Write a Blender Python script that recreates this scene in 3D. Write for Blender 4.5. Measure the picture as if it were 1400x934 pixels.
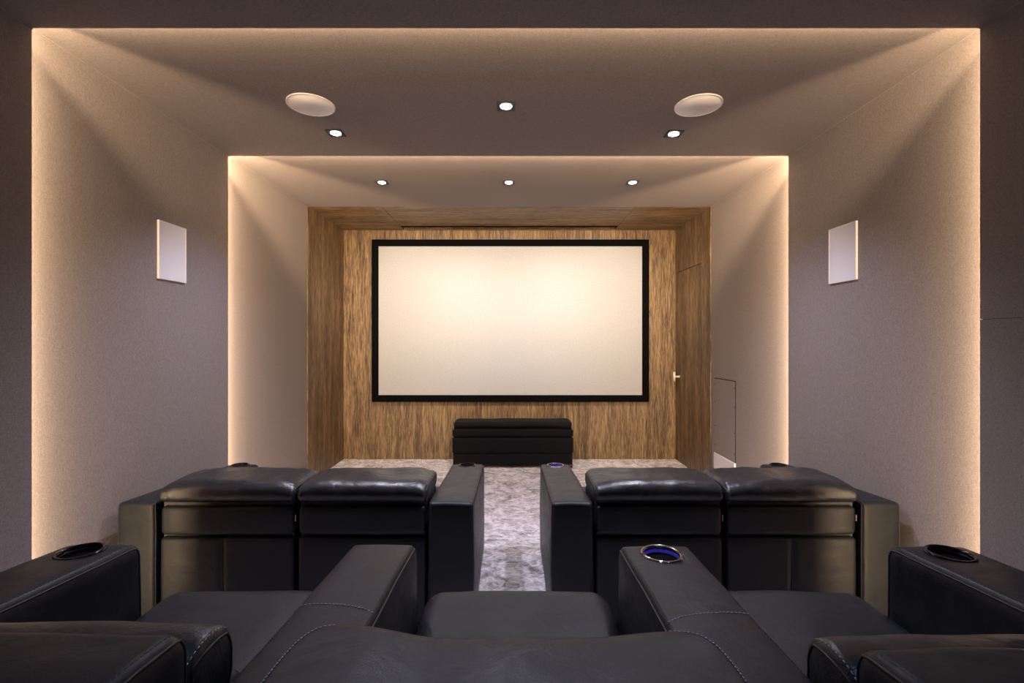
import bpy, bmesh, math, random
from mathutils import Vector, Matrix, noise

random.seed(7)
for o in list(bpy.data.objects):
    bpy.data.objects.remove(o, do_unlink=True)
scene = bpy.context.scene
C = scene.collection

# ------------------------------------------------------------------ camera, world, exposure
EYE = 1.37                                   # eye height above the main floor (m)
cam_d = bpy.data.cameras.new('camera')
cam_d.sensor_width = 36.0
cam_d.lens = 650.0 / 1400.0 * 36.0
cam_d.shift_x = 1.0 / 1400.0
cam_d.shift_y = -1.0 / 1400.0
cam_d.clip_start = 0.02
cam = bpy.data.objects.new('camera', cam_d)
cam.location = (0, 0, EYE)
cam.rotation_euler = (math.radians(90), 0, 0)
C.objects.link(cam)
scene.camera = cam

world = bpy.data.worlds.new('world')
scene.world = world
world.use_nodes = True
world.node_tree.nodes['Background'].inputs[0].default_value = (0.01, 0.01, 0.012, 1)
world.node_tree.nodes['Background'].inputs[1].default_value = 1.0

scene.view_settings.view_transform = 'Standard'
scene.view_settings.look = 'None'
scene.view_settings.gamma = 1.0
scene.view_settings.use_curve_mapping = False
scene.view_settings.exposure = 0.26

LED_COL = (1.0, 0.70, 0.42)
LED_W = 5.4                                  # watts per metre of strip
SPOT2_COL = (0.82, 0.81, 1.0)
SPOT2_W = 94.0
SPOT3_COL = (1.0, 0.87, 0.77)
SPOT3_W = 112.0
SPOT1_COL = (0.36, 0.60, 1.0)
SPOT1_W = 11.0

# ------------------------------------------------------------------ room dimensions (m)
CX = -0.02                                   # centre line of the room
W1, W2, W3 = 1.77, 1.85, 1.93                # half widths of the three sleeves
H1, H2, H3 = EYE + 1.167, EYE + 1.22, EYE + 1.28
Y0, Y1, Y2, Y3, Y4 = -1.7, 1.775, 3.14, 4.54, 5.50
RISER = 0.17

# ------------------------------------------------------------------ materials
def new_mat(name):
    m = bpy.data.materials.new(name)
    m.use_nodes = True
    nt = m.node_tree
    b = nt.nodes['Principled BSDF']
    return m, nt, b

def nd(nt, typ, **kw):
    n = nt.nodes.new(typ)
    for k, v in kw.items():
        setattr(n, k, v)
    return n

def coords(nt, scale=(1, 1, 1), kind='Object'):
    tc = nd(nt, 'ShaderNodeTexCoord')
    mp = nd(nt, 'ShaderNodeMapping')
    mp.inputs['Scale'].default_value = scale
    nt.links.new(tc.outputs[kind], mp.inputs['Vector'])
    return mp.outputs['Vector']

def noise_tex(nt, vec, scale, detail=3, rough=0.5, dist=0.0):
    n = nd(nt, 'ShaderNodeTexNoise')
    n.inputs['Scale'].default_value = scale
    n.inputs['Detail'].default_value = detail
    n.inputs['Roughness'].default_value = rough
    n.inputs['Distortion'].default_value = dist
    nt.links.new(vec, n.inputs['Vector'])
    return n.outputs['Fac']

def ramp(nt, fac, stops):
    r = nd(nt, 'ShaderNodeValToRGB')
    e = r.color_ramp.elements
    while len(e) < len(stops):
        e.new(0.5)
    for i, (p, c) in enumerate(stops):
        e[i].position = p
        e[i].color = (c[0], c[1], c[2], 1)
    nt.links.new(fac, r.inputs['Fac'])
    return r.outputs['Color']

def mathn(nt, op, a, b):
    n = nd(nt, 'ShaderNodeMath', operation=op)
    for i, v in enumerate((a, b)):
        if isinstance(v, (int, float)):
            n.inputs[i].default_value = v
        else:
            nt.links.new(v, n.inputs[i])
    return n.outputs[0]

def bump(nt, h, bsdf, strength=0.3, dist=0.002, normal=None):
    n = nd(nt, 'ShaderNodeBump')
    n.inputs['Strength'].default_value = strength
    n.inputs['Distance'].default_value = dist
    nt.links.new(h, n.inputs['Height'])
    if normal is not None:
        nt.links.new(normal, n.inputs['Normal'])
    nt.links.new(n.outputs['Normal'], bsdf.inputs['Normal'])
    return n.outputs['Normal']

def mat_fabric(name, c0, c1):
    m, nt, b = new_mat(name)
    v1 = noise_tex(nt, coords(nt, (420, 420, 80)), 1.0, 2, 0.6)
    v2 = noise_tex(nt, coords(nt, (85, 360, 360)), 1.0, 2, 0.6)
    v3 = noise_tex(nt, coords(nt, (360, 85, 360)), 1.0, 2, 0.6)
    s = mathn(nt, 'ADD', mathn(nt, 'MULTIPLY', v1, 0.4), mathn(nt, 'MULTIPLY', v2, 0.3))
    s = mathn(nt, 'ADD', s, mathn(nt, 'MULTIPLY', v3, 0.3))
    col = ramp(nt, s, [(0.36, c0), (0.64, c1)])
    nt.links.new(col, b.inputs['Base Color'])
    b.inputs['Roughness'].default_value = 0.9
    b.inputs['Specular IOR Level'].default_value = 0.15
    bump(nt, s, b, 0.5, 0.003)
    return m

def mat_wood(name, axis, stops):
    m, nt, b = new_mat(name)
    sc = {'z': (330, 330, 11), 'x': (11, 260, 260)}[axis]
    sc2 = {'z': (120, 120, 4), 'x': (5, 95, 95)}[axis]
    sc3 = {'z': (12, 12, 1.0), 'x': (1.0, 12, 12)}[axis]
    a = noise_tex(nt, coords(nt, sc), 1.0, 3, 0.6, 0.5)
    d = noise_tex(nt, coords(nt, sc2), 1.0, 3, 0.55, 0.9)
    e = noise_tex(nt, coords(nt, sc3), 1.0, 2, 0.5, 0.3)
    s = mathn(nt, 'ADD', mathn(nt, 'MULTIPLY', a, 0.40), mathn(nt, 'MULTIPLY', d, 0.42))
    s = mathn(nt, 'ADD', s, mathn(nt, 'MULTIPLY', e, 0.18))
    col = ramp(nt, s, stops)
    nt.links.new(col, b.inputs['Base Color'])
    b.inputs['Roughness'].default_value = 0.48
    b.inputs['Specular IOR Level'].default_value = 0.35
    bump(nt, s, b, 0.25, 0.002)
    return m

def mat_leather(name, col, rough=0.42, wrinkle=0.35):
    m, nt, b = new_mat(name)
    vec = coords(nt)
    w = noise_tex(nt, coords(nt, (1.0, 1.3, 1.6)), 11.0, 4, 0.55, 0.8)
    vo = nd(nt, 'ShaderNodeTexVoronoi')
    vo.feature = 'F1'
    vo.inputs['Scale'].default_value = 420
    nt.links.new(vec, vo.inputs['Vector'])
    rr = nd(nt, 'ShaderNodeMapRange')
    rr.inputs['From Min'].default_value = 0.3
    rr.inputs['From Max'].default_value = 0.7
    rr.inputs['To Min'].default_value = rough - 0.07
    rr.inputs['To Max'].default_value = rough + 0.07
    nt.links.new(w, rr.inputs['Value'])
    nt.links.new(rr.outputs[0], b.inputs['Roughness'])
    c2 = tuple(x * 1.25 for x in col)
    nt.links.new(ramp(nt, w, [(0.35, col), (0.7, c2)]), b.inputs['Base Color'])
    b.inputs['Specular IOR Level'].default_value = 0.5 if wrinkle > 0.5 else 0.24
    n1 = nd(nt, 'ShaderNodeBump')
    n1.inputs['Strength'].default_value = 0.18
    n1.inputs['Distance'].default_value = 0.001
    nt.links.new(vo.outputs['Distance'], n1.inputs['Height'])
    bump(nt, w, b, wrinkle, 0.006, n1.outputs['Normal'])
    return m

def mat_plain(name, col, rough=0.5, metal=0.0, spec=0.5, emit=None, power=0.0, grain=True):
    m, nt, b = new_mat(name)
    b.inputs['Base Color'].default_value = (*col, 1)
    b.inputs['Roughness'].default_value = rough
    b.inputs['Metallic'].default_value = metal
    b.inputs['Specular IOR Level'].default_value = spec
    if grain:
        f = noise_tex(nt, coords(nt), 60.0, 2)
        nt.links.new(ramp(nt, f, [(0.3, tuple(x * 0.94 for x in col)), (0.7, tuple(min(1, x * 1.04) for x in col))]),
                     b.inputs['Base Color'])
    if emit:
        b.inputs['Emission Color'].default_value = (*emit, 1)
        b.inputs['Emission Strength'].default_value = power
    return m

def mat_carpet():
    m, nt, b = new_mat('silver_carpet')
    a = noise_tex(nt, coords(nt, (1.0, 1.0, 1)), 6.0, 5, 0.6, 1.8)
    d = noise_tex(nt, coords(nt, (1.0, 1.25, 1)), 12.0, 4, 0.6, 2.2)
    s = mathn(nt, 'ADD', mathn(nt, 'MULTIPLY', a, 0.5), mathn(nt, 'MULTIPLY', d, 0.5))
    col = ramp(nt, s, [(0.38, (0.17, 0.155, 0.155)), (0.47, (0.48, 0.45, 0.46)), (0.58, (0.86, 0.81, 0.84))])
    nt.links.new(col, b.inputs['Base Color'])
    b.inputs['Roughness'].default_value = 0.8
    b.inputs['Sheen Weight'].default_value = 0.35
    b.inputs['Sheen Roughness'].default_value = 0.4
    f = noise_tex(nt, coords(nt), 260.0, 2, 0.6)
    h = mathn(nt, 'ADD', mathn(nt, 'MULTIPLY', s, 3.0), mathn(nt, 'MULTIPLY', f, 0.5))
    bump(nt, h, b, 0.6, 0.012)
    return m

def mat_grille(name, col):
    m, nt, b = new_mat(name)
    vo = nd(nt, 'ShaderNodeTexVoronoi')
    vo.inputs['Scale'].default_value = 330
    vo.inputs['Randomness'].default_value = 0.0
    nt.links.new(coords(nt), vo.inputs['Vector'])
    nt.links.new(ramp(nt, vo.outputs['Distance'], [(0.2, tuple(x * 0.86 for x in col)), (0.5, col)]), b.inputs['Base Color'])
    b.inputs['Roughness'].default_value = 0.6
    return m

M = {}
M['fabric'] = mat_fabric('greige_wall_fabric', (0.195, 0.171, 0.166), (0.335, 0.298, 0.291))
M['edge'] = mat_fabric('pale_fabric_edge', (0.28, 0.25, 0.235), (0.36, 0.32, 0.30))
WS = [(0.39, (0.016, 0.011, 0.009)), (0.45, (0.080, 0.050, 0.029)), (0.52, (0.200, 0.130, 0.068)), (0.60, (0.370, 0.255, 0.132))]
WD = [(p, tuple(x * 1.0 for x in c)) for p, c in WS]
M['wood'] = mat_wood('zebrano_veneer', 'z', WS)
M['wood_dark'] = mat_wood('zebrano_veneer_side', 'z', WD)
M['wood_x'] = mat_wood('zebrano_veneer_lengthwise', 'x', WD)
M['leather'] = mat_leather('charcoal_leather', (0.0125, 0.0148, 0.0190), 0.43, 0.30)
M['leather_soft'] = mat_leather('creased_charcoal_leather', (0.0125, 0.0148, 0.0190), 0.35, 1.0)
M['piping'] = mat_plain('leather_piping', (0.012, 0.012, 0.014), 0.5)
M['thread'] = mat_plain('grey_thread', (0.50, 0.50, 0.52), 0.7)
M['thread_dark'] = mat_plain('charcoal_thread', (0.07, 0.07, 0.075), 0.7)
M['velvet'] = mat_plain('black_velvet', (0.005, 0.005, 0.007), 0.85, spec=0.12)
M['velvet'].node_tree.nodes['Principled BSDF'].inputs['Sheen Weight'].default_value = 0.06
M['velvet'].node_tree.nodes['Principled BSDF'].inputs['Sheen Roughness'].default_value = 0.35
M['carpet'] = mat_carpet()
M['screen'] = mat_plain('matt_white_screen', (0.40, 0.41, 0.425), 0.95, spec=0.05)
M['black'] = mat_plain('black_velvet_frame', (0.003, 0.003, 0.0035), 0.9, spec=0.05)
M['dark'] = mat_plain('dark_recess', (0.012, 0.010, 0.009), 0.8, spec=0.1)
M['white'] = mat_plain('white_paint', (0.80, 0.79, 0.80), 0.5)
M['grille'] = mat_grille('white_speaker_grille', (0.85, 0.84, 0.88))
M['gloss_black'] = mat_plain('gloss_black_metal', (0.012, 0.012, 0.014), 0.12, metal=0.6)
M['chrome'] = mat_plain('chrome', (0.28, 0.27, 0.25), 0.15, metal=1.0)
M['brass'] = mat_plain('pale_satin_brass', (0.85, 0.80, 0.68), 0.35, metal=0.35)
M['blue'] = mat_plain('blue_cup_light', (0.02, 0.02, 0.3), 0.3, emit=(0.10, 0.08, 1.0), power=0.14, grain=False)
M['blue_off'] = mat_plain('unlit_cup_light', (0.015, 0.015, 0.03), 0.25)
M['lamp'] = mat_plain('lamp_face', (1, 1, 1), 0.5, emit=(1.0, 0.93, 0.86), power=14.0, grain=False)
M['led'] = mat_plain('led_diffuser', (1, 1, 1), 0.5, emit=LED_COL, power=6.0, grain=False)
M['well'] = mat_plain('matt_black_well', (0.004, 0.004, 0.005), 0.9, spec=0.05)
M['plastic'] = mat_plain('black_plastic', (0.015, 0.015, 0.016), 0.5)
M['grey'] = mat_plain('grey_plinth', (0.16, 0.155, 0.16), 0.8)

# ------------------------------------------------------------------ mesh helpers
def put(name, verts, faces, mat, parent=None, smooth=True, base=None):
    me = bpy.data.meshes.new(name)
    off = base
    if off is None and parent is not None:
        p = parent
        off = Vector((0, 0, 0))
        while p is not None:
            off = off + Vector(p.location)
            p = p.parent
    if off is None:
        off = Vector((0, 0, 0))
    me.from_pydata([tuple(Vector(v) - off) for v in verts], [], faces)
    me.update()
    if smooth:
        for p in me.polygons:
            p.use_smooth = True
    me.materials.append(mat)
    o = bpy.data.objects.new(name, me)
    C.objects.link(o)
    if parent is not None:
        o.parent = parent
    return o

def tag(o, label=None, cat=None, group=None, kind=None):
    if label: o['label'] = label
    if cat: o['category'] = cat
    if group: o['group'] = group
    if kind: o['kind'] = kind
    return o

def thing(name, loc, label, cat, group=None, kind=None):
    e = bpy.data.objects.new(name, None)
    e.empty_display_size = 0.1
    e.location = loc
    C.objects.link(e)
    return tag(e, label, cat, group, kind)

def box_vf(x0, x1, y0, y1, z0, z1):
    v = [(x, y, z) for z in (z0, z1) for y in (y0, y1) for x in (x0, x1)]
    f = [(0, 2, 3, 1), (4, 5, 7, 6), (0, 1, 5, 4), (2, 6, 7, 3), (0, 4, 6, 2), (1, 3, 7, 5)]
    return v, f

def box(name, x0, x1, y0, y1, z0, z1, mat, parent=None):
    v, f = box_vf(x0, x1, y0, y1, z0, z1)
    return put(name, v, f, mat, parent, smooth=False)

def struct(o):
    o['kind'] = 'structure'
    return o

def axis_coords(a, b, r, n, seg):
    r = min(r, (b - a) * 0.499)
    lo = [a + r - r * math.tan(math.radians(45) * (1 - i / seg)) for i in range(seg)]
    mid = [a + r + (b - a - 2 * r) * i / n for i in range(n + 1)]
    hi = [b - r + r * math.tan(math.radians(45) * (i + 1) / seg) for i in range(seg)]
    return lo + mid + hi

def rbox_vf(lo, hi, r, n=(4, 4, 4), seg=3, deform=None):
    """rounded box; r may be one radius or three"""
    if isinstance(r, (int, float)):
        r = (r, r, r)
    r = [min(r[i], (hi[i] - lo[i]) * 0.499) for i in range(3)]
    ax = [axis_coords(lo[i], hi[i], r[i], n[i], seg) for i in range(3)]
    N = [len(a) - 1 for a in ax]
    idx, verts, faces = {}, [], []
    def vid(i, j, k):
        key = (i, j, k)
        if key in idx:
            return idx[key]
        p = [ax[0][i], ax[1][j], ax[2][k]]
        c = [min(max(p[t], lo[t] + r[t]), hi[t] - r[t]) for t in range(3)]
        d = [(p[t] - c[t]) / r[t] for t in range(3)]
        L = math.sqrt(sum(t * t for t in d))
        if L > 1e-9:
            m = max(abs(t) for t in d)
            p = [c[t] + d[t] / L * r[t] * (1.0 if m > 0.999 else m) for t in range(3)]
        if deform:
            p = deform(p)
        idx[key] = len(verts)
        verts.append(tuple(p))
        return idx[key]
    for k, flip in ((0, True), (N[2], False)):
        for i in range(N[0]):
            for j in range(N[1]):
                q = [vid(i, j, k), vid(i + 1, j, k), vid(i + 1, j + 1, k), vid(i, j + 1, k)]
                faces.append(q[::-1] if flip else q)
    for j, flip in ((0, False), (N[1], True)):
        for i in range(N[0]):
            for k in range(N[2]):
                q = [vid(i, j, k), vid(i + 1, j, k), vid(i + 1, j, k + 1), vid(i, j, k + 1)]
                faces.append(q[::-1] if flip else q)
    for i, flip in ((0, True), (N[0], False)):
        for j in range(N[1]):
            for k in range(N[2]):
                q = [vid(i, j, k), vid(i, j + 1, k), vid(i, j + 1, k + 1), vid(i, j, k + 1)]
                faces.append(q[::-1] if flip else q)
    return verts, faces, (idx, N)

def rbox(name, lo, hi, r, mat, parent=None, n=(4, 4, 4), seg=3, deform=None):
    v, f, grid = rbox_vf(lo, hi, r, n, seg, deform)
    o = put(name, v, f, mat, parent)
    GRID[o.name] = (v, grid)
    return o

GRID = {}
def edge_loop(o, end, layer=0, bottom=False, top_only=False):
    """points of the rounded edge around the left (0) or right (1) end of a rounded box:
    up the rear, along the top, down the front"""
    v, (idx, N) = GRID[o.name]
    i = (N[0] - layer) if end else layer
    keys = [] if top_only else [(i, 0, k) for k in range(N[2] + 1)]
    keys += [(i, j, N[2]) for j in range(0 if top_only else 1, N[1] + 1)]
    if not top_only:
        keys += [(i, N[1], k) for k in range(N[2] - 1, -1, -1)]
        if bottom:
            keys += [(i, j, 0) for j in range(N[1] - 1, -1, -1)]
    return [Vector(v[idx[q]]) for q in keys if q in idx]

def tube_vf(pts, rad, n=6, vo=0):
    pts = [Vector(p) for p in pts]
    verts, faces = [], []
    prev = None
    for i, p in enumerate(pts):
        t = (pts[min(i + 1, len(pts) - 1)] - pts[max(i - 1, 0)]).normalized()
        if prev is None:
            a = t.orthogonal().normalized()
        else:
            a = (prev - t * prev.dot(t)).normalized()
        prev = a
        b = t.cross(a)
        for k in range(n):
            an = 2 * math.pi * k / n
            verts.append(tuple(p + a * math.cos(an) * rad + b * math.sin(an) * rad))
    for i in range(len(pts) - 1):
        for k in range(n):
            k2 = (k + 1) % n
            faces.append((vo + i * n + k, vo + i * n + k2, vo + (i + 1) * n + k2, vo + (i + 1) * n + k))
    faces.append(tuple(vo + k for k in range(n))[::-1])
    faces.append(tuple(vo + (len(pts) - 1) * n + k for k in range(n)))
    return verts, faces

def tube(name, pts, rad, mat, parent, n=6):
    v, f = tube_vf(pts, rad, n)
    return put(name, v, f, mat, parent)

def stitches(name, pts, parent, pitch=0.0085, length=0.0052, rad=0.0008, mat=None):
    """row of short threads along a polyline, joined"""
    pts = [Vector(p) for p in pts]
    verts, faces = [], []
    carry = 0.0
    for a, b in zip(pts, pts[1:]):
        L = (b - a).length
        if L < 1e-6:
            continue
        d = (b - a) / L
        s = carry
        while s < L:
            p = a + d * s
            v, f = tube_vf([p, p + d * length], rad, 4, len(verts))
            verts += v
            faces += f
            s += pitch
        carry = s - L
    o = put(name, verts, faces, mat or M['thread'], parent)
    o['kind'] = 'stuff'
    return o

def lathe(name, prof, centre, mat, parent=None, n=32, axis='z', close=False):
    """prof: list of (radius, height)"""
    verts, faces = [], []
    cx, cy, cz = centre
    for (r, h) in prof:
        for k in range(n):
            a = 2 * math.pi * k / n
            u, w = r * math.cos(a), r * math.sin(a)
            verts.append({'z': (cx + u, cy + w, cz + h), 'x': (cx + h, cy + u, cz + w), 'y': (cx + u, cy + h, cz + w)}[axis])
    m = len(prof)
    for i in range(m - 1 if not close else m):
        for k in range(n):
            k2 = (k + 1) % n
            i2 = (i + 1) % m
            faces.append((i * n + k, i * n + k2, i2 * n + k2, i2 * n + k))
    if not close:
        if prof[0][0] > 1e-6: faces.append(tuple(range(n))[::-1])
        if prof[-1][0] > 1e-6: faces.append(tuple((m - 1) * n + k for k in range(n)))
    o = put(name, verts, faces, mat, parent)
    return o

def cut(o, cutter):
    """apply a boolean difference and drop the cutter"""
    bpy.context.view_layer.update()
    md = o.modifiers.new('cut', 'BOOLEAN')
    md.operation = 'DIFFERENCE'
    md.solver = 'EXACT'
    md.object = cutter
    dg = bpy.context.evaluated_depsgraph_get()
    me = bpy.data.meshes.new_from_object(o.evaluated_get(dg))
    o.modifiers.clear()
    o.data = me
    bpy.data.objects.remove(cutter, do_unlink=True)

def wn(p, s, amp, seed=0.0):
    return amp * noise.noise(Vector((p[0] * s + seed, p[1] * s, p[2] * s)))

# ------------------------------------------------------------------ light helpers
def area_strip(name, mid, axis, direc, length, width, watts, col, parent):
    ld = bpy.data.lights.new(name, 'AREA')
    ld.shape = 'RECTANGLE'
    ld.size = length
    ld.size_y = width
    ld.energy = watts
    ld.color = col
    o = bpy.data.objects.new(name, ld)
    x = Vector(axis).normalized()
    z = -Vector(direc).normalized()
    y = z.cross(x).normalized()
    m = Matrix((x, y, z)).transposed().to_4x4()
    m.translation = Vector(mid) - Vector(parent.location)
    o.matrix_local = m
    C.objects.link(o)
    o.parent = parent
    return o

# ------------------------------------------------------------------ the room shell
T = 0.012                                    # thickness of the fabric panels
FL = CX - W3 - 0.06
FR = CX + W3 + 0.06
struct(box('floor', FL, FR, Y0 - 0.1, Y4 + 0.1, -0.1, 0.0, M['carpet']))
struct(box('floor', CX - W1 + 0.001, CX + W1 - 0.001, Y0, 1.70, 0.0, RISER, M['carpet']))     # raised floor of the rear row

def sleeve(hw, h, ya, yb, thick, split_right=None):
    xl, xr = CX - hw, CX + hw
    struct(box('wall_left', xl - thick, xl, ya, yb, 0, h, M['fabric']))
    if split_right:
        struct(box('wall_right', xr + thick, xr + thick + 0.006, ya, yb, split_right - 0.03, split_right + 0.03, M['dark']))  # backing strip added behind the seam to stop light leaking through
        struct(box('wall_right', xr, xr + thick, ya, yb, 0, split_right - 0.001, M['fabric']))
        struct(box('wall_right', xr, xr + thick, ya, yb, split_right + 0.001, h, M['fabric']))
    else:
        struct(box('wall_right', xr, xr + thick, ya, yb, 0, h, M['fabric']))
    struct(box('ceiling', xl - thick, xr + thick, ya, yb, h, h + thick, M['fabric']))

sleeve(W1, H1, Y0, Y1, T, split_right=1.45)
sleeve(W2, H2, Y1 - 0.14, Y2, T)
sleeve(W3, H3, Y2 - 0.14, Y3, 0.05)
struct(box('wall_rear', CX - W1, CX + W1, Y0 - 0.05, Y0, 0, H1, M['fabric']))

def cove_back(n, w_in, h_in, w_out, h_out, y):
    """closes the light cove between two sleeves"""
    t = thing('trim_%d' % n, (CX, y, 0), None, None, kind='structure')
    box('cove_board', CX - w_out - T, CX - w_in - T, y - 0.012, y, 0, h_out, M['fabric'], t)
    box('cove_board', CX + w_in + T, CX + w_out + T, y - 0.012, y, 0, h_out, M['fabric'], t)
    box('cove_board', CX - w_in - T, CX + w_in + T, y - 0.012, y, h_in + T, h_out, M['fabric'], t)
cove_back(1, W1, H1, W2, H2, Y1 - 0.14)
cove_back(2, W2, H2, W3, H3, Y2 - 0.14)

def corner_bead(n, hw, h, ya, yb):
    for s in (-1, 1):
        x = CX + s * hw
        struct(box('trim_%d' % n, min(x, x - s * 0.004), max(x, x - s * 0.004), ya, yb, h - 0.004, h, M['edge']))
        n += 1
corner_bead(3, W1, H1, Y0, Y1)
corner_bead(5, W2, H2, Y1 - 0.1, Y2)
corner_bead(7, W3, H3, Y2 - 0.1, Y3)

# --- wood lined screen bay
XL, XR = CX - W3 + 0.009, CX + W3 - 0.009
wb = thing('wall_back', (CX, Y4, 0), None, None, kind='structure')
box('backing', XL - 0.05, XR + 0.05, Y4 + 0.012, Y4 + 0.06, 0, H3 + 0.1, M['dark'], wb)
px2x = lambda px, y: (px - 699.0) * y / 650.0
edges = [XL] + [px2x(p, Y4) for p in (509, 603, 697, 791, 886)] + [XR]
for i in range(6):
    g = 0.0012
    box('wood_panel', edges[i] + g, edges[i + 1] - g, Y4, Y4 + 0.012, 0.0, H3, M['wood'], wb)
box('floor_strip', XL, XR, Y4 - 0.004, Y4, 0.0, 0.008, M['wood'], wb)

wl = thing('wall_left', (XL, Y3, 0), None, None, kind='structure')
box('wood_panel', XL - 0.03, XL, Y3, Y4 - 0.001, 0, H3, M['wood_dark'], wl)
box('backing', XL - 0.05, XL - 0.031, Y3, Y4, 0, H3 + 0.05, M['dark'], wl)

DY0, DY1, DH = 4.755, 5.465, 2.145           # the flush door in the right side of the bay
wr = thing('wall_right', (XR, Y3, 0), None, None, kind='structure')
box('wood_panel', XR, XR + 0.03, Y3, DY0 - 0.002, 0, H3, M['wood_dark'], wr)
box('wood_panel', XR, XR + 0.03, DY0 - 0.002, Y4 - 0.001, DH + 0.006, H3, M['wood_dark'], wr)
box('wood_panel', XR, XR + 0.03, DY1 + 0.003, Y4 - 0.001, 0, DH + 0.006, M['wood_dark'], wr)
box('backing', XR + 0.035, XR + 0.06, Y3, Y4, 0, H3 + 0.05, M['dark'], wr)
dr = thing('door_1', (XR, DY0, 0), None, None, kind='structure')
box('door_leaf', XR, XR + 0.03, DY0 + 0.001, DY1 - 0.001, 0.004, DH - 0.001, M['wood_dark'], dr)
hy, hz = 5.375, EYE - 49 * 5.375 / 650.0
h = lathe('door_handle', [(0.0, 0.0), (0.016, 0.0), (0.016, -0.006), (0.010, -0.008), (0.010, -0.055), (0.0, -0.055)],
          (XR, hy, hz), M['brass'], dr, n=20, axis='x')
tube('pull_bar', [(XR - 0.058, hy, hz - 0.055), (XR - 0.058, hy, hz + 0.055)], 0.013, M['brass'], h, n=12)

sf = thing('ceiling', (CX, Y3, H3), None, None, kind='structure')
HX0, HX1, HY1 = -1.235, 1.19, 5.22
SZ = H3 + 0.02
box('wood_panel', XL, HX0 - 0.004, Y3, Y4, H3, SZ, M['wood_x'], sf)
box('wood_panel', HX1 + 0.004, XR, Y3, Y4, H3, SZ, M['wood_x'], sf)
box('access_hatch', HX0 + 0.001, HX1 - 0.001, Y3, HY1, H3, SZ, M['wood_x'], sf)
box('slot_bead', HX0, HX1, HY1 + 0.02, HY1 + 0.075, H3, SZ, M['wood_x'], sf)
box('slot_bead', HX0, HX1, 5.455, Y4, H3, SZ, M['wood_x'], sf)
box('backing', XL, XR, Y3, Y4, H3 + 0.07, H3 + 0.09, M['dark'], sf)
box('slot_blade', HX0, HX1, 5.36, 5.375, H3 + 0.004, SZ, M['gloss_black'], sf)

# ------------------------------------------------------------------ concealed light strips
def led_line(a, b, direc, label, k=1.0):
    a, b = Vector(a), Vector(b)
    mid = (a + b) / 2
    ax = (b - a).normalized()
    L = (b - a).length
    d = Vector(direc).normalized()
    t = thing('led_strip', mid, label, 'light strip', 'warm light strips in the coves')
    side = ax.cross(d).normalized() * 0.005
    back = -d * 0.004
    def slab(name, o0, o1, m):
        v = []
        for q in (a, b):
            for s in (-1, 1):
                v += [q + side * s + d * o0, q + side * s + d * o1]
        put(name, v, [(0, 1, 3, 2), (4, 6, 7, 5), (0, 4, 5, 1), (2, 3, 7, 6), (1, 5, 7, 3), (0, 2, 6, 4)], m, t, smooth=False)
    slab('channel', -0.006, -0.002, M['white'])
    slab('diffuser', -0.002, 0.0, M['led'])
    area_strip('strip_light', mid + d * 0.002, ax, d, L, 0.010, LED_W * L * k, LED_COL, t)

def led_frame(hw, h, y, where, k=1.0):
    q = 0.034
    yy = y - 0.03
    led_line((CX - hw - q, yy, 0.03), (CX - hw - q, yy, h + 0.02), (-0.16, 0.985, 0), 'warm upright light strip hidden behind the left edge of the ' + where, k)
    led_line((CX + hw + q, yy, 0.03), (CX + hw + q, yy, h + 0.02), (0.16, 0.985, 0), 'warm upright light strip hidden behind the right edge of the ' + where, k)
    led_line((CX - hw, yy, h + 0.028), (CX + hw, yy, h + 0.028), (0, 0.975, 0.22), 'warm level light strip hidden above the ceiling edge of the ' + where, k)
led_frame(W1, H1, Y1, 'dark rear sleeve')
led_frame(W2, H2, Y2, 'sleeve with wall speakers', 2.5)

# ------------------------------------------------------------------ downlights
def downlight(x, y, z, label, group, watts, col, aim, angle, blend=0.6, on=True):
    t = thing('downlight', (x, y, z), label, 'downlight', group)
    s, d = 0.047, 0.004
    for (xa, xb, ya, yb) in ((-s, s, -s, -s + 0.012), (-s, s, s - 0.012, s), (-s, -s + 0.012, -s + 0.012, s - 0.012), (s - 0.012, s, -s + 0.012, s - 0.012)):
        box('bezel', x + xa, x + xb, y + ya, y + yb, z - d, z + 0.001, M['plastic'], t)
    box('baffle', x - s + 0.012, x + s - 0.012, y - s + 0.012, y + s - 0.012, z - 0.0008, z - 0.0002, M['plastic'], t)
    lathe('lamp', [(0.030, -0.001), (0.030, -0.004), (0.024, -0.007), (0.0, -0.009)], (x, y, z), M['lamp'], t, n=24)
    ld = bpy.data.lights.new('lamp_beam', 'SPOT')
    ld.energy = watts
    ld.color = col
    ld.spot_size = math.radians(angle)
    ld.spot_blend = blend
    ld.shadow_soft_size = 0.03
    o = bpy.data.objects.new('lamp_beam', ld)
    C.objects.link(o)
    o.parent = t
    o.location = (0, 0, -0.042)
    v = Vector(aim) - Vector((x, y, z - 0.042))
    o.rotation_euler = v.to_track_quat('-Z', 'Y').to_euler()
    return t

g2 = 'downlights in the middle ceiling'
Z2 = H2
downlight(-0.027, 2.47, Z2, 'square black downlight between the two round ceiling speakers', g2, SPOT2_W, SPOT2_COL, (-0.027, 2.47, 0), 122, 1.0)
downlight(-1.03, 2.79, Z2, 'square black downlight in front of the left round ceiling speaker', g2, SPOT2_W, SPOT2_COL, (-1.03, 2.79, 0), 122, 1.0)
downlight(0.957, 2.80, Z2, 'square black downlight in front of the right round ceiling speaker', g2, SPOT2_W, SPOT2_COL, (0.957, 2.80, 0), 122, 1.0)
g3 = 'small downlights before the screen'
for x, tx, lb in ((-1.045, -1.05, 'square black downlight above the left end of the screen, near the wood bay'),
                  (-0.02, -0.02, 'square black downlight above the middle of the screen, near the wood bay'),
                  (0.98, 1.00, 'square black downlight above the right end of the screen, near the wood bay')):
    downlight(x, 3.84, H3, lb, g3, SPOT3_W, SPOT3_COL, (tx, Y4, 1.42), 86, 1.0)
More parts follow.
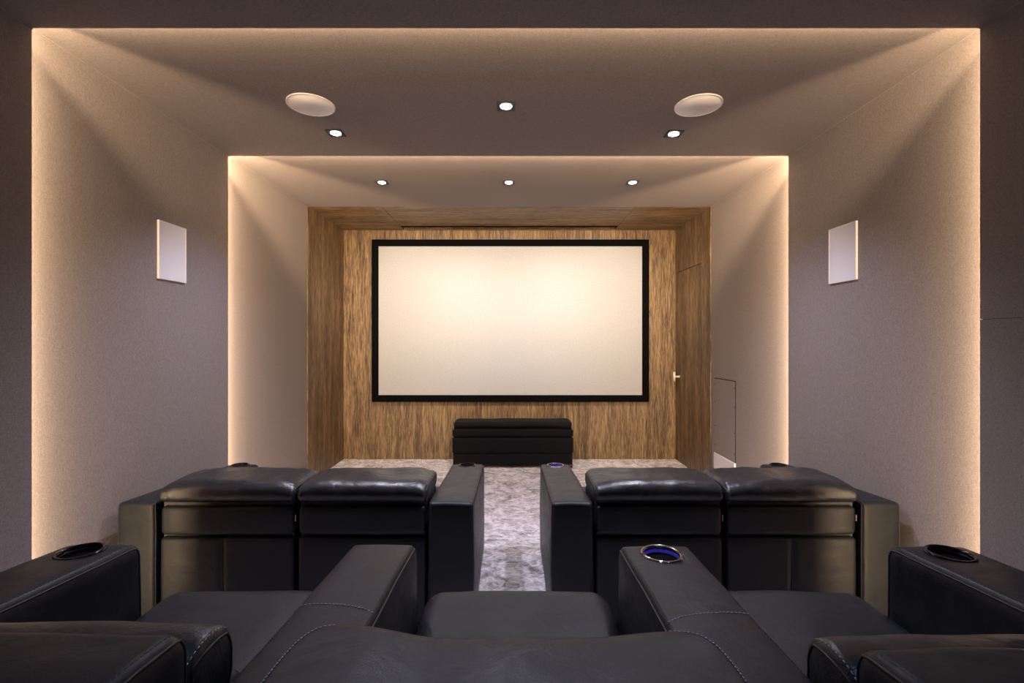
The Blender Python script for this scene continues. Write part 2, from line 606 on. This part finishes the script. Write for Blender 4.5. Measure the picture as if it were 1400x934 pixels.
g1 = 'added unseen downlights over the rear row'  # out of view, added as cool fill for the near seats
for x, lb in ((-1.03, 'added unseen square black downlight in the rear ceiling over the left seat'),
              (-0.02, 'added unseen square black downlight in the rear ceiling over the middle seat'),
              (0.96, 'added unseen square black downlight in the rear ceiling over the right seat')):
    downlight(x, 0.35, H1, lb, g1, SPOT1_W, SPOT1_COL, (x, 0.75, 0), 80, 0.9)

# ------------------------------------------------------------------ speakers
def ceiling_speaker(x, y, label):
    t = thing('ceiling_speaker', (x, y, H2), label, 'speaker', 'round ceiling speakers')
    lathe('rim', [(0.118, 0.0), (0.118, -0.006), (0.1165, -0.0065), (0.1145, -0.006), (0.1145, 0.0)], (x, y, H2), M['white'], t, n=56, close=True)
    lathe('grille', [(0.1145, 0.0), (0.1145, -0.005), (0.0, -0.006)], (x, y, H2), M['grille'], t, n=56)
ceiling_speaker(-1.035, 2.455, 'round white speaker in the ceiling over the left loveseat')
ceiling_speaker(0.968, 2.46, 'round white speaker in the ceiling over the right loveseat')

def wall_speaker(s, ya, yb, za, zb, label):
    x = CX + s * W2
    t = thing('wall_speaker', (x, (ya + yb) / 2, za), label, 'speaker', 'white wall speakers')
    d = 0.012
    a, b = min(x, x - s * d), max(x, x - s * d)
    w = 0.006
    box('frame_side', a, b, ya, ya + w, za, zb, M['white'], t)
    box('frame_side', a, b, yb - w, yb, za, zb, M['white'], t)
    box('frame_rail', a, b, ya + w, yb - w, za, za + w, M['white'], t)
    box('frame_rail', a, b, ya + w, yb - w, zb - w, zb, M['white'], t)
    g = d - 0.002
    box('grille', min(x, x - s * g), max(x, x - s * g), ya + w, yb - w, za + w, zb - w, M['grille'], t)
wall_speaker(-1, 2.51, 2.72, 1.70, 2.01, 'white rectangular speaker on the left fabric wall')
wall_speaker(1, 2.51, 2.725, 1.695, 2.005, 'white rectangular speaker on the right fabric wall')

# ------------------------------------------------------------------ projection screen
ys = Y4
k = ys / 650.0
sx0, sx1 = (509.5 - 699) * k, (886 - 699) * k
sz1, sz0 = EYE + (466 - 328.5) * k, EYE + (466 - 549) * k
fw = 0.078
t = thing('projection_screen', ((sx0 + sx1) / 2, ys, sz0), 'large blank cream projection screen in a black frame on the wood wall', 'screen')
def bar(x0, x1, z0, z1):
    rbox('frame_bar', (x0, ys - 0.045, z0), (x1, ys, z1), 0.004, M['black'], t, n=(1, 1, 1), seg=2)
bar(sx0, sx1, sz1 - fw, sz1)
bar(sx0, sx1, sz0, sz0 + fw)
bar(sx0, sx0 + fw, sz0 + fw, sz1 - fw)
bar(sx1 - fw, sx1, sz0 + fw, sz1 - fw)
box('screen_surface', sx0 + 0.02, sx1 - 0.02, ys - 0.034, ys - 0.02, sz0 + 0.02, sz1 - 0.02, M['screen'], t)

# ------------------------------------------------------------------ velvet bench under the screen
bx0, bx1, by0, by1 = -0.635, 0.668, 5.10, 5.45
t = thing('storage_bench', ((bx0 + bx1) / 2, (by0 + by1) / 2, 0), 'low black velvet bench with a padded lid below the screen', 'bench')
def soft(seed, amp=0.004):
    return lambda p: (p[0] + wn(p, 6, amp, seed), p[1] + wn(p, 7, amp, seed + 9), p[2] + wn(p, 5, amp, seed + 3))
rbox('valance', (bx0 + 0.008, by0 + 0.006, 0.035), (bx1 - 0.008, by1 - 0.006, 0.155), (0.02, 0.02, 0.006), M['velvet'], t, n=(24, 6, 4), deform=soft(1, 0.003))
rbox('body', (bx0, by0, 0.158), (bx1, by1, 0.325), (0.025, 0.025, 0.012), M['velvet'], t, n=(24, 6, 4), deform=soft(2))
rbox('collar', (bx0, by0, 0.336), (bx1, by1, 0.418), (0.03, 0.025, 0.02), M['velvet'], t, n=(24, 6, 3), deform=soft(3))
rbox('lid_cushion', (bx0 + 0.006, by0 + 0.004, 0.424), (bx1 - 0.006, by1, 0.492), (0.05, 0.09, 0.03), M['velvet'], t, n=(24, 6, 3), deform=soft(4, 0.006))
rbox('core', (bx0 + 0.02, by0 + 0.02, 0.1), (bx1 - 0.02, by1 - 0.02, 0.45), 0.01, M['black'], t, n=(1, 1, 1), seg=1)
for fx in (bx0 + 0.03, bx1 - 0.03):
    for fy in (by0 + 0.03, by1 - 0.03):
        lathe('foot', [(0.020, 0.0), (0.024, 0.004), (0.026, 0.042), (0.0, 0.042)], (fx, fy, 0.0), M['plastic'], t, n=12)
tube('crease', [(px2x(667, 5.1), by0 - 0.001, EYE - 153.5 * 5.1 / 650), (px2x(674, 5.1), by0 - 0.002, EYE - 149 * 5.1 / 650), (px2x(679, 5.1), by0 - 0.001, EYE - 146.5 * 5.1 / 650)], 0.004, M['black'], t)

# ------------------------------------------------------------------ access panel low on the right wall
xw = CX + W3
t = thing('access_panel', (xw, 4.25, 0.20), 'narrow fabric covered access panel with screws and white bottom rail low on the right wall', 'access panel')
ya, yb, za, zb = 4.045, 4.455, 0.33, 1.02
box('cover', xw - 0.004, xw, ya, yb, za, zb, M['fabric'], t)
box('top_gap', xw - 0.0046, xw - 0.0, ya, yb, zb, zb + 0.005, M['dark'], t)
box('side_gap', xw - 0.0046, xw - 0.0, ya - 0.001, ya, za, zb, M['dark'], t)
box('bottom_rail', xw - 0.014, xw, ya, yb, 0.18, 0.325, M['white'], t)
for yy in (ya + 0.014, yb - 0.014):
    for i, zz in enumerate((0.40, 0.58, 0.80)):
        lathe('screw', [(0.006, -0.004), (0.006, -0.0065), (0.0, -0.0075)], (xw, yy, zz), M['plastic'], t, n=10, axis='x')
    lathe('screw', [(0.006, -0.004), (0.006, -0.0065), (0.0, -0.0075)], (xw, yy, 0.965), M['chrome'], t, n=10, axis='x')
struct(box('baseboard_right', xw - 0.006, xw, Y2, Y3, 0, 0.178, M['grey']))
struct(box('baseboard_left', CX - W3, CX - W3 + 0.006, Y2, Y3, 0, 0.178, M['grey']))

# ------------------------------------------------------------------ recliner sofas
L, LS = M['leather'], M['leather_soft']

def armrest(t, xa, xb, y0, y1, zr, zf, zb, cup=None, lit=False, seam=None, bulge=0.010, side=0, rnd=(0.055, 0.045)):
    """zr / zf: top height at the rear / front end; zb: underside"""
    r = 0.028
    slope = lambda y: zr + (zf - zr) * min(max((y - y0) / (y1 - y0), 0), 1)
    zt = max(zr, zf)
    xm = (xa + xb) / 2
    def df(p):
        x, y, z = p
        f = (z - zb) / (zt - zb)
        z2 = zb + f * (slope(y) - zb)
        k = math.sin(math.pi * min(max((z - zb) / (zt - zb), 0), 1)) * math.sin(math.pi * min(max((y - y0) / (y1 - y0), 0), 1)) ** 0.5
        s = (x - xm) / (xb - xm)
        x2 = x + s * bulge * k
        z2 += 0.004 * (1 - s * s) * (1 if f > 0.9 else 0)
        return (x2 + wn(p, 5, 0.0025, xa), y, z2 + wn(p, 6, 0.0018, xa + 4))
    a = rbox('armrest', (xa, y0, zb), (xb, y1, zt), (0.018, *rnd), L, t, n=(8, 22, 10), seg=4, deform=df)
    loops = [edge_loop(a, 0), edge_loop(a, 1)]
    sts = [edge_loop(a, 0, 3, top_only=True), edge_loop(a, 1, 3, top_only=True)]
    if cup is not None:
        cx, cz = xm, slope(cup)
        tilt = math.atan2(zf - zr, y1 - y0)
        c = lathe('cutter', [(0.0, -0.115), (0.0465, -0.115), (0.0465, 0.05), (0.0, 0.05)], (cx, cup, cz), L, None, n=32)
        cut(a, c)
        a.data.materials.clear()
        a.data.materials.append(L)
        for p in a.data.polygons:
            p.use_smooth = True
        rim = [(0.0450, 0.000), (0.0455, 0.0045), (0.0490, 0.0075), (0.0535, 0.0065), (0.0560, 0.002), (0.0555, -0.004), (0.0450, -0.004)]
        ring = lathe('cup_holder', rim, (cx, cup, cz + 0.002), M['chrome'] if lit else M['gloss_black'], a, n=40, close=True)
        lathe('light_ring', [(0.0450, 0.0), (0.0450, -0.010), (0.0462, -0.010), (0.0462, 0.0)], (cx, cup, cz), M['blue'] if lit else M['blue_off'], ring, n=40, close=True)
        lathe('cup_well', [(0.0462, -0.010), (0.0455, -0.105), (0.0, -0.108), (0.0, -0.112), (0.0464, -0.110)], (cx, cup, cz), M['well'], ring, n=40)
    # piping along both upper edges, up the rear corner and down the front corner
    for P, Q in zip(loops, sts):
        tube('piping', P, 0.0024, M['piping'], a)
        stitches('stitching', [q + Vector((0, 0, 0.0004)) for q in Q], a, rad=0.0006, mat=M['thread_dark'])
    if seam is not None:
        Q = []
        for i in range(13):
            f = i / 12
            x = xa + 0.012 + (xb - xa - 0.024) * f
            y = seam - 0.018 * (2 * f - 1) ** 2 if side == 0 else seam - 0.03 * (f if side > 0 else 1 - f) ** 3
            Q.append((x, y, slope(y) + 0.0042 - 0.004 * abs(2 * f - 1) ** 4))
        stitches('stitching', Q, a, rad=0.0010)
    return a

def sofa_front(label, arms, seats, yr, dz=0.0, lit=None, seams=()):
    t = thing('recliner_loveseat', ((arms[0][0] + arms[-1][1]) / 2, yr + 0.45, dz), label, 'loveseat', 'black leather loveseats')
    for i, (xa, xb) in enumerate(arms):
        armrest(t, xa, xb, yr, yr + 0.90, dz + 0.625, dz + 0.572, dz + 0.03, cup=yr + 0.835, lit=(i == lit), rnd=(0.028, 0.020))
    for i, (xa, xb) in enumerate(seats):
        seed = xa * 7 + 3
        w = xb - xa
        xm = (xa + xb) / 2
        box('back_frame', xa + 0.012, xb - 0.012, yr + 0.03, yr + 0.10, dz + 0.06, dz + 0.63, M['plastic'], t)
        def dpan(p, xm=xm, w=w, seed=seed):
            k = 1 - ((p[0] - xm) / (w / 2)) ** 2
            return (p[0], p[1] - 0.008 * k + wn(p, 5, 0.003, seed), p[2] + wn(p, 4, 0.003, seed + 5))
        rbox('upper_back_panel', (xa + 0.008, yr + 0.006, dz + 0.474), (xb - 0.008, yr + 0.05, dz + 0.606), (0.022, 0.022, 0.022), L, t, n=(16, 2, 6), deform=dpan)
        sx = seams[i] if i < len(seams) else None
        def dlow(p, xm=xm, w=w, seed=seed, sx=sx):
            k = 1 - ((p[0] - xm) / (w / 2)) ** 2
            y = p[1] - 0.008 * k + wn(p, 5, 0.003, seed + 2)
            if sx is not None and p[1] < yr + 0.03:
                y += 0.009 * math.exp(-((p[0] - sx) / 0.010) ** 2)
            return (p[0], y, p[2] + wn(p, 4, 0.003, seed + 7))
        lp = rbox('lower_back_panel', (xa + 0.005, yr + 0.004, dz + 0.06), (xb - 0.005, yr + 0.05, dz + 0.464), (0.022, 0.022, 0.018), L, t, n=(48, 2, 8), deform=dlow)
        if sx is not None:
            tube('seam', [(sx, yr + 0.003, dz + 0.08), (sx, yr + 0.0005, dz + 0.26), (sx, yr + 0.004, dz + 0.452)], 0.002, M['piping'], lp)
            stitches('stitching', [(sx - 0.008, yr + 0.003, dz + 0.08), (sx - 0.008, yr - 0.002, dz + 0.26), (sx - 0.008, yr + 0.003, dz + 0.45)], lp, rad=0.0005, mat=M['thread_dark'])
        def dhead(p, xm=xm, w=w, seed=seed):
            u = (p[0] - xm) / (w / 2)
            k = 1 - min(1, abs(u)) ** 4
            f = (p[2] - (dz + 0.622)) / 0.088
            z = p[2] + 0.010 * k * f - 0.010 * f * abs(u) ** 6
            y = p[1]
            wr = 0.006 * (0.35 + abs(u) ** 2) * noise.noise(Vector((p[0] * 24 + seed, p[1] * 7, p[2] * 5))) + wn(p, 7, 0.006, seed)
            return (p[0], y + wn(p, 6, 0.004, seed + 1), z + wr * max(f, 0))
        hd = rbox('headrest', (xa - 0.004, yr - 0.004, dz + 0.612), (xb + 0.004, yr + 0.325, dz + 0.708), (0.024, 0.070, 0.046), LS, t, n=(40, 16, 4), seg=5, deform=dhead)
        for e in (0, 1):
            tube('piping', edge_loop(hd, e), 0.0026, M['piping'], hd)
        rbox('backrest_cushion', (xa + 0.004, yr + 0.10, dz + 0.40), (xb - 0.004, yr + 0.36, dz + 0.635), (0.03, 0.06, 0.05), L, t, n=(10, 6, 6))
        rbox('seat_cushion', (xa + 0.003, yr + 0.14, dz + 0.26), (xb - 0.003, yr + 0.90, dz + 0.44), (0.03, 0.06, 0.05), L, t, n=(10, 10, 5))
        rbox('footrest_panel', (xa + 0.004, yr + 0.86, dz + 0.07), (xb - 0.004, yr + 0.905, dz + 0.27), 0.02, L, t, n=(6, 2, 4))
        box('hinge', xb - 0.004, xb + 0.001, yr + 0.020, yr + 0.026, dz + 0.535, dz + 0.565, M['chrome'], t)
    xa, xb = arms[0][0], arms[-1][1]
    box('base_frame', xa + 0.03, xb - 0.03, yr + 0.06, yr + 0.84, dz + 0.035, dz + 0.28, M['plastic'], t)
    for fx in (xa + 0.08, xb - 0.08):
        for fy in (yr + 0.10, yr + 0.80):
            lathe('foot', [(0.024, 0.0), (0.026, 0.004), (0.026, 0.036), (0.0, 0.036)], (fx, fy, dz), M['plastic'], t, n=12)
    return t

YR = 2.18
sofa_front('black leather two-seat recliner left of the aisle, by the left wall',
           [(-1.812, -1.632), (-0.382, -0.176)], [(-1.625, -0.997), (-0.989, -0.388)], YR,
           lit=None, seams=(px2x(304, YR), None))
sofa_front('black leather two-seat recliner right of the aisle with a blue lit cup holder',
           [(0.186, 0.376), (1.606, 1.790)], [(0.384, 0.980), (0.990, 1.598)], YR,
           lit=0, seams=(None, px2x(1083, YR)))

# --- rear row: three seats, four arms, on the raised floor
YB = 0.46                                    # rear plane of the rear row
YF = 1.375                                   # front ends of its arms
D = RISER
t = thing('recliner_sofa', (0.01, 0.9, D), 'black leather three-seat recliner row on the raised floor behind the loveseats', 'sofa')
arms = [(-1.255, -1.058), (-0.454, -0.268), (0.303, 0.505), (1.075, 1.280)]
zF = EYE - 0.577
armrest(t, *arms[0], YB, YF, zF + 0.055, zF, D + 0.03, cup=1.275, side=0)
armrest(t, *arms[1], YB, YF, zF + 0.055, zF, D + 0.03, seam=0.995, side=1)
armrest(t, *arms[2], YB, YF, zF + 0.030, zF - 0.004, D + 0.03, cup=1.275, lit=True, seam=0.985, side=-1)
armrest(t, *arms[3], YB, YF, zF + 0.050, zF - 0.006, D + 0.03, cup=1.275)
seats = [(-1.052, -0.460), (-0.262, 0.297), (0.511, 1.069)]
zs = EYE - 0.757
for i, (xa, xb) in enumerate(seats):
    seed = xa * 5
    xm, w = (xa + xb) / 2, xb - xa
    def dseat(p, xm=xm, w=w, seed=seed):
        u = (p[0] - xm) / (w / 2)
        f = max(0, (p[2] - zs + 0.12) / 0.12)
        return (p[0], p[1], p[2] + f * (0.006 * (1 - u * u) + wn(p, 5, 0.006, seed)))
    rbox('seat_cushion', (xa + 0.003, YB + 0.14, zs - 0.17), (xb - 0.003, 1.475, zs), (0.055, 0.075, 0.045), L, t, n=(20, 20, 5), seg=5, deform=dseat)
    rbox('footrest_panel', (xa + 0.004, 1.40, D + 0.05), (xb - 0.004, 1.455, zs - 0.12), 0.02, L, t, n=(6, 2, 4))
    rbox('lower_back_panel', (xa + 0.005, YB + 0.004, D + 0.06), (xb - 0.005, YB + 0.05, D + 0.464), 0.022, L, t, n=(10, 2, 8))
    rbox('upper_back_panel', (xa + 0.008, YB + 0.006, D + 0.474), (xb - 0.008, YB + 0.05, D + 0.612), 0.022, L, t, n=(10, 2, 6))
    box('back_frame', xa + 0.012, xb - 0.012, YB + 0.03, YB + 0.10, D + 0.06, D + 0.60, M['plastic'], t)
    rbox('backrest_cushion', (xa + 0.004, YB + 0.10, zs - 0.06), (xb - 0.004, YB + 0.40, zF + 0.01), (0.03, 0.06, 0.05), L, t, n=(10, 6, 6))

def head_pair(xa, xb, dzz):
    """raised headrest: broad flap at the rear and a round pillow in front of it"""
    xm, w = (xa + xb) / 2, xb - xa
    def d1(p):
        u = (p[0] - xm) / (w / 2)
        f = max(0, (p[2] - 0.80 - dzz) / 0.17)
        z = p[2] + f * (0.002 * (1 - u * u) - 0.10 * max(0, p[1] - 0.60) + wn(p, 7, 0.006, xa))
        return (p[0], p[1] + wn(p, 6, 0.004, xa + 2), z)
    hd = rbox('headrest', (xa, YB - 0.03, 0.80 + dzz), (xb, 0.700, 0.963 + dzz), (0.026, 0.040, 0.040), L, t, n=(26, 10, 5), seg=5, deform=d1)
    for e in (0, 1):
        tube('piping', edge_loop(hd, e), 0.0028, M['piping'], hd)
        stitches('stitching', edge_loop(hd, e, 3, top_only=True), hd, rad=0.0007, mat=M['thread_dark'])
    def d2(p):
        u = (p[0] - xm) / (w / 2)
        return (p[0], p[1] + wn(p, 7, 0.004, xa + 5), p[2] + 0.006 * (1 - u * u) + wn(p, 9, 0.004, xa + 1))
    pl = rbox('headrest_pillow', (xa + 0.002, 0.685, 0.765 + dzz), (xb - 0.002, 0.825, 0.904 + dzz), (0.022, 0.065, 0.058), LS, t, n=(26, 4, 4), seg=6, deform=d2)
    for e in (0, 1):
        tube('piping', edge_loop(pl, e), 0.0024, M['piping'], pl)
        stitches('stitching', edge_loop(pl, e, 3, top_only=True), pl, rad=0.0008)
head_pair(-1.050, -0.466, 0.0)
head_pair(0.496, 1.067, -0.022)

# middle seat: folded back level with the arms, wrapped over both of them
mx0, mx1 = -0.385, 0.378
def arm_z(side, y):
    q = (y - YB) / (YF - YB)
    return (zF + 0.055 * (1 - q)) if side < 0 else (zF - 0.004 + 0.034 * (1 - q))
def mid_top(x, y):
    u = abs(x - (mx0 + mx1) / 2) / ((mx1 - mx0) / 2)
    k = min(max((u - 0.35) / 0.42, 0), 1)
    k = k * k * (3 - 2 * k)
    c = 0.806 + 0.01 * max(0, 0.9 - y)
    return c + (arm_z(x, y) + 0.0065 - c) * k
def dmid(p):
    f = min(max(0, (p[2] - 0.72) / 0.10), 1)
    y = p[1]
    x = p[0] * (0.40 - 0.115 * math.exp(-max(0.0, 0.925 - y) / 0.028)) / 0.3815
    u = abs(x - (mx0 + mx1) / 2) / ((mx1 - mx0) / 2)
    return (x, y + 0.016 * f * min(u, 1) ** 2, p[2] + f * (mid_top(x, y) - 0.822 + wn(p, 5, 0.004, 3)))
mb = rbox('folded_backrest', (mx0, YB - 0.02, 0.66), (mx1, 0.930, 0.822), (0.020, 0.055, 0.030), L, t, n=(36, 20, 5), seg=6, deform=dmid)
for e in (0, 1):
    stitches('stitching', [q + Vector((0, 0, 0.001)) for q in edge_loop(mb, e, 4, top_only=True)], mb, rad=0.0010)
xa, xb = arms[0][0], arms[-1][1]
box('base_frame', xa + 0.03, xb - 0.03, YB + 0.06, YF - 0.06, D + 0.035, D + 0.27, M['plastic'], t)
for fx in (xa + 0.08, 0.0, xb - 0.08):
    for fy in (YB + 0.10, YF - 0.10):
        lathe('foot', [(0.024, 0.0), (0.026, 0.004), (0.026, 0.036), (0.0, 0.036)], (fx, fy, D), M['plastic'], t, n=12)
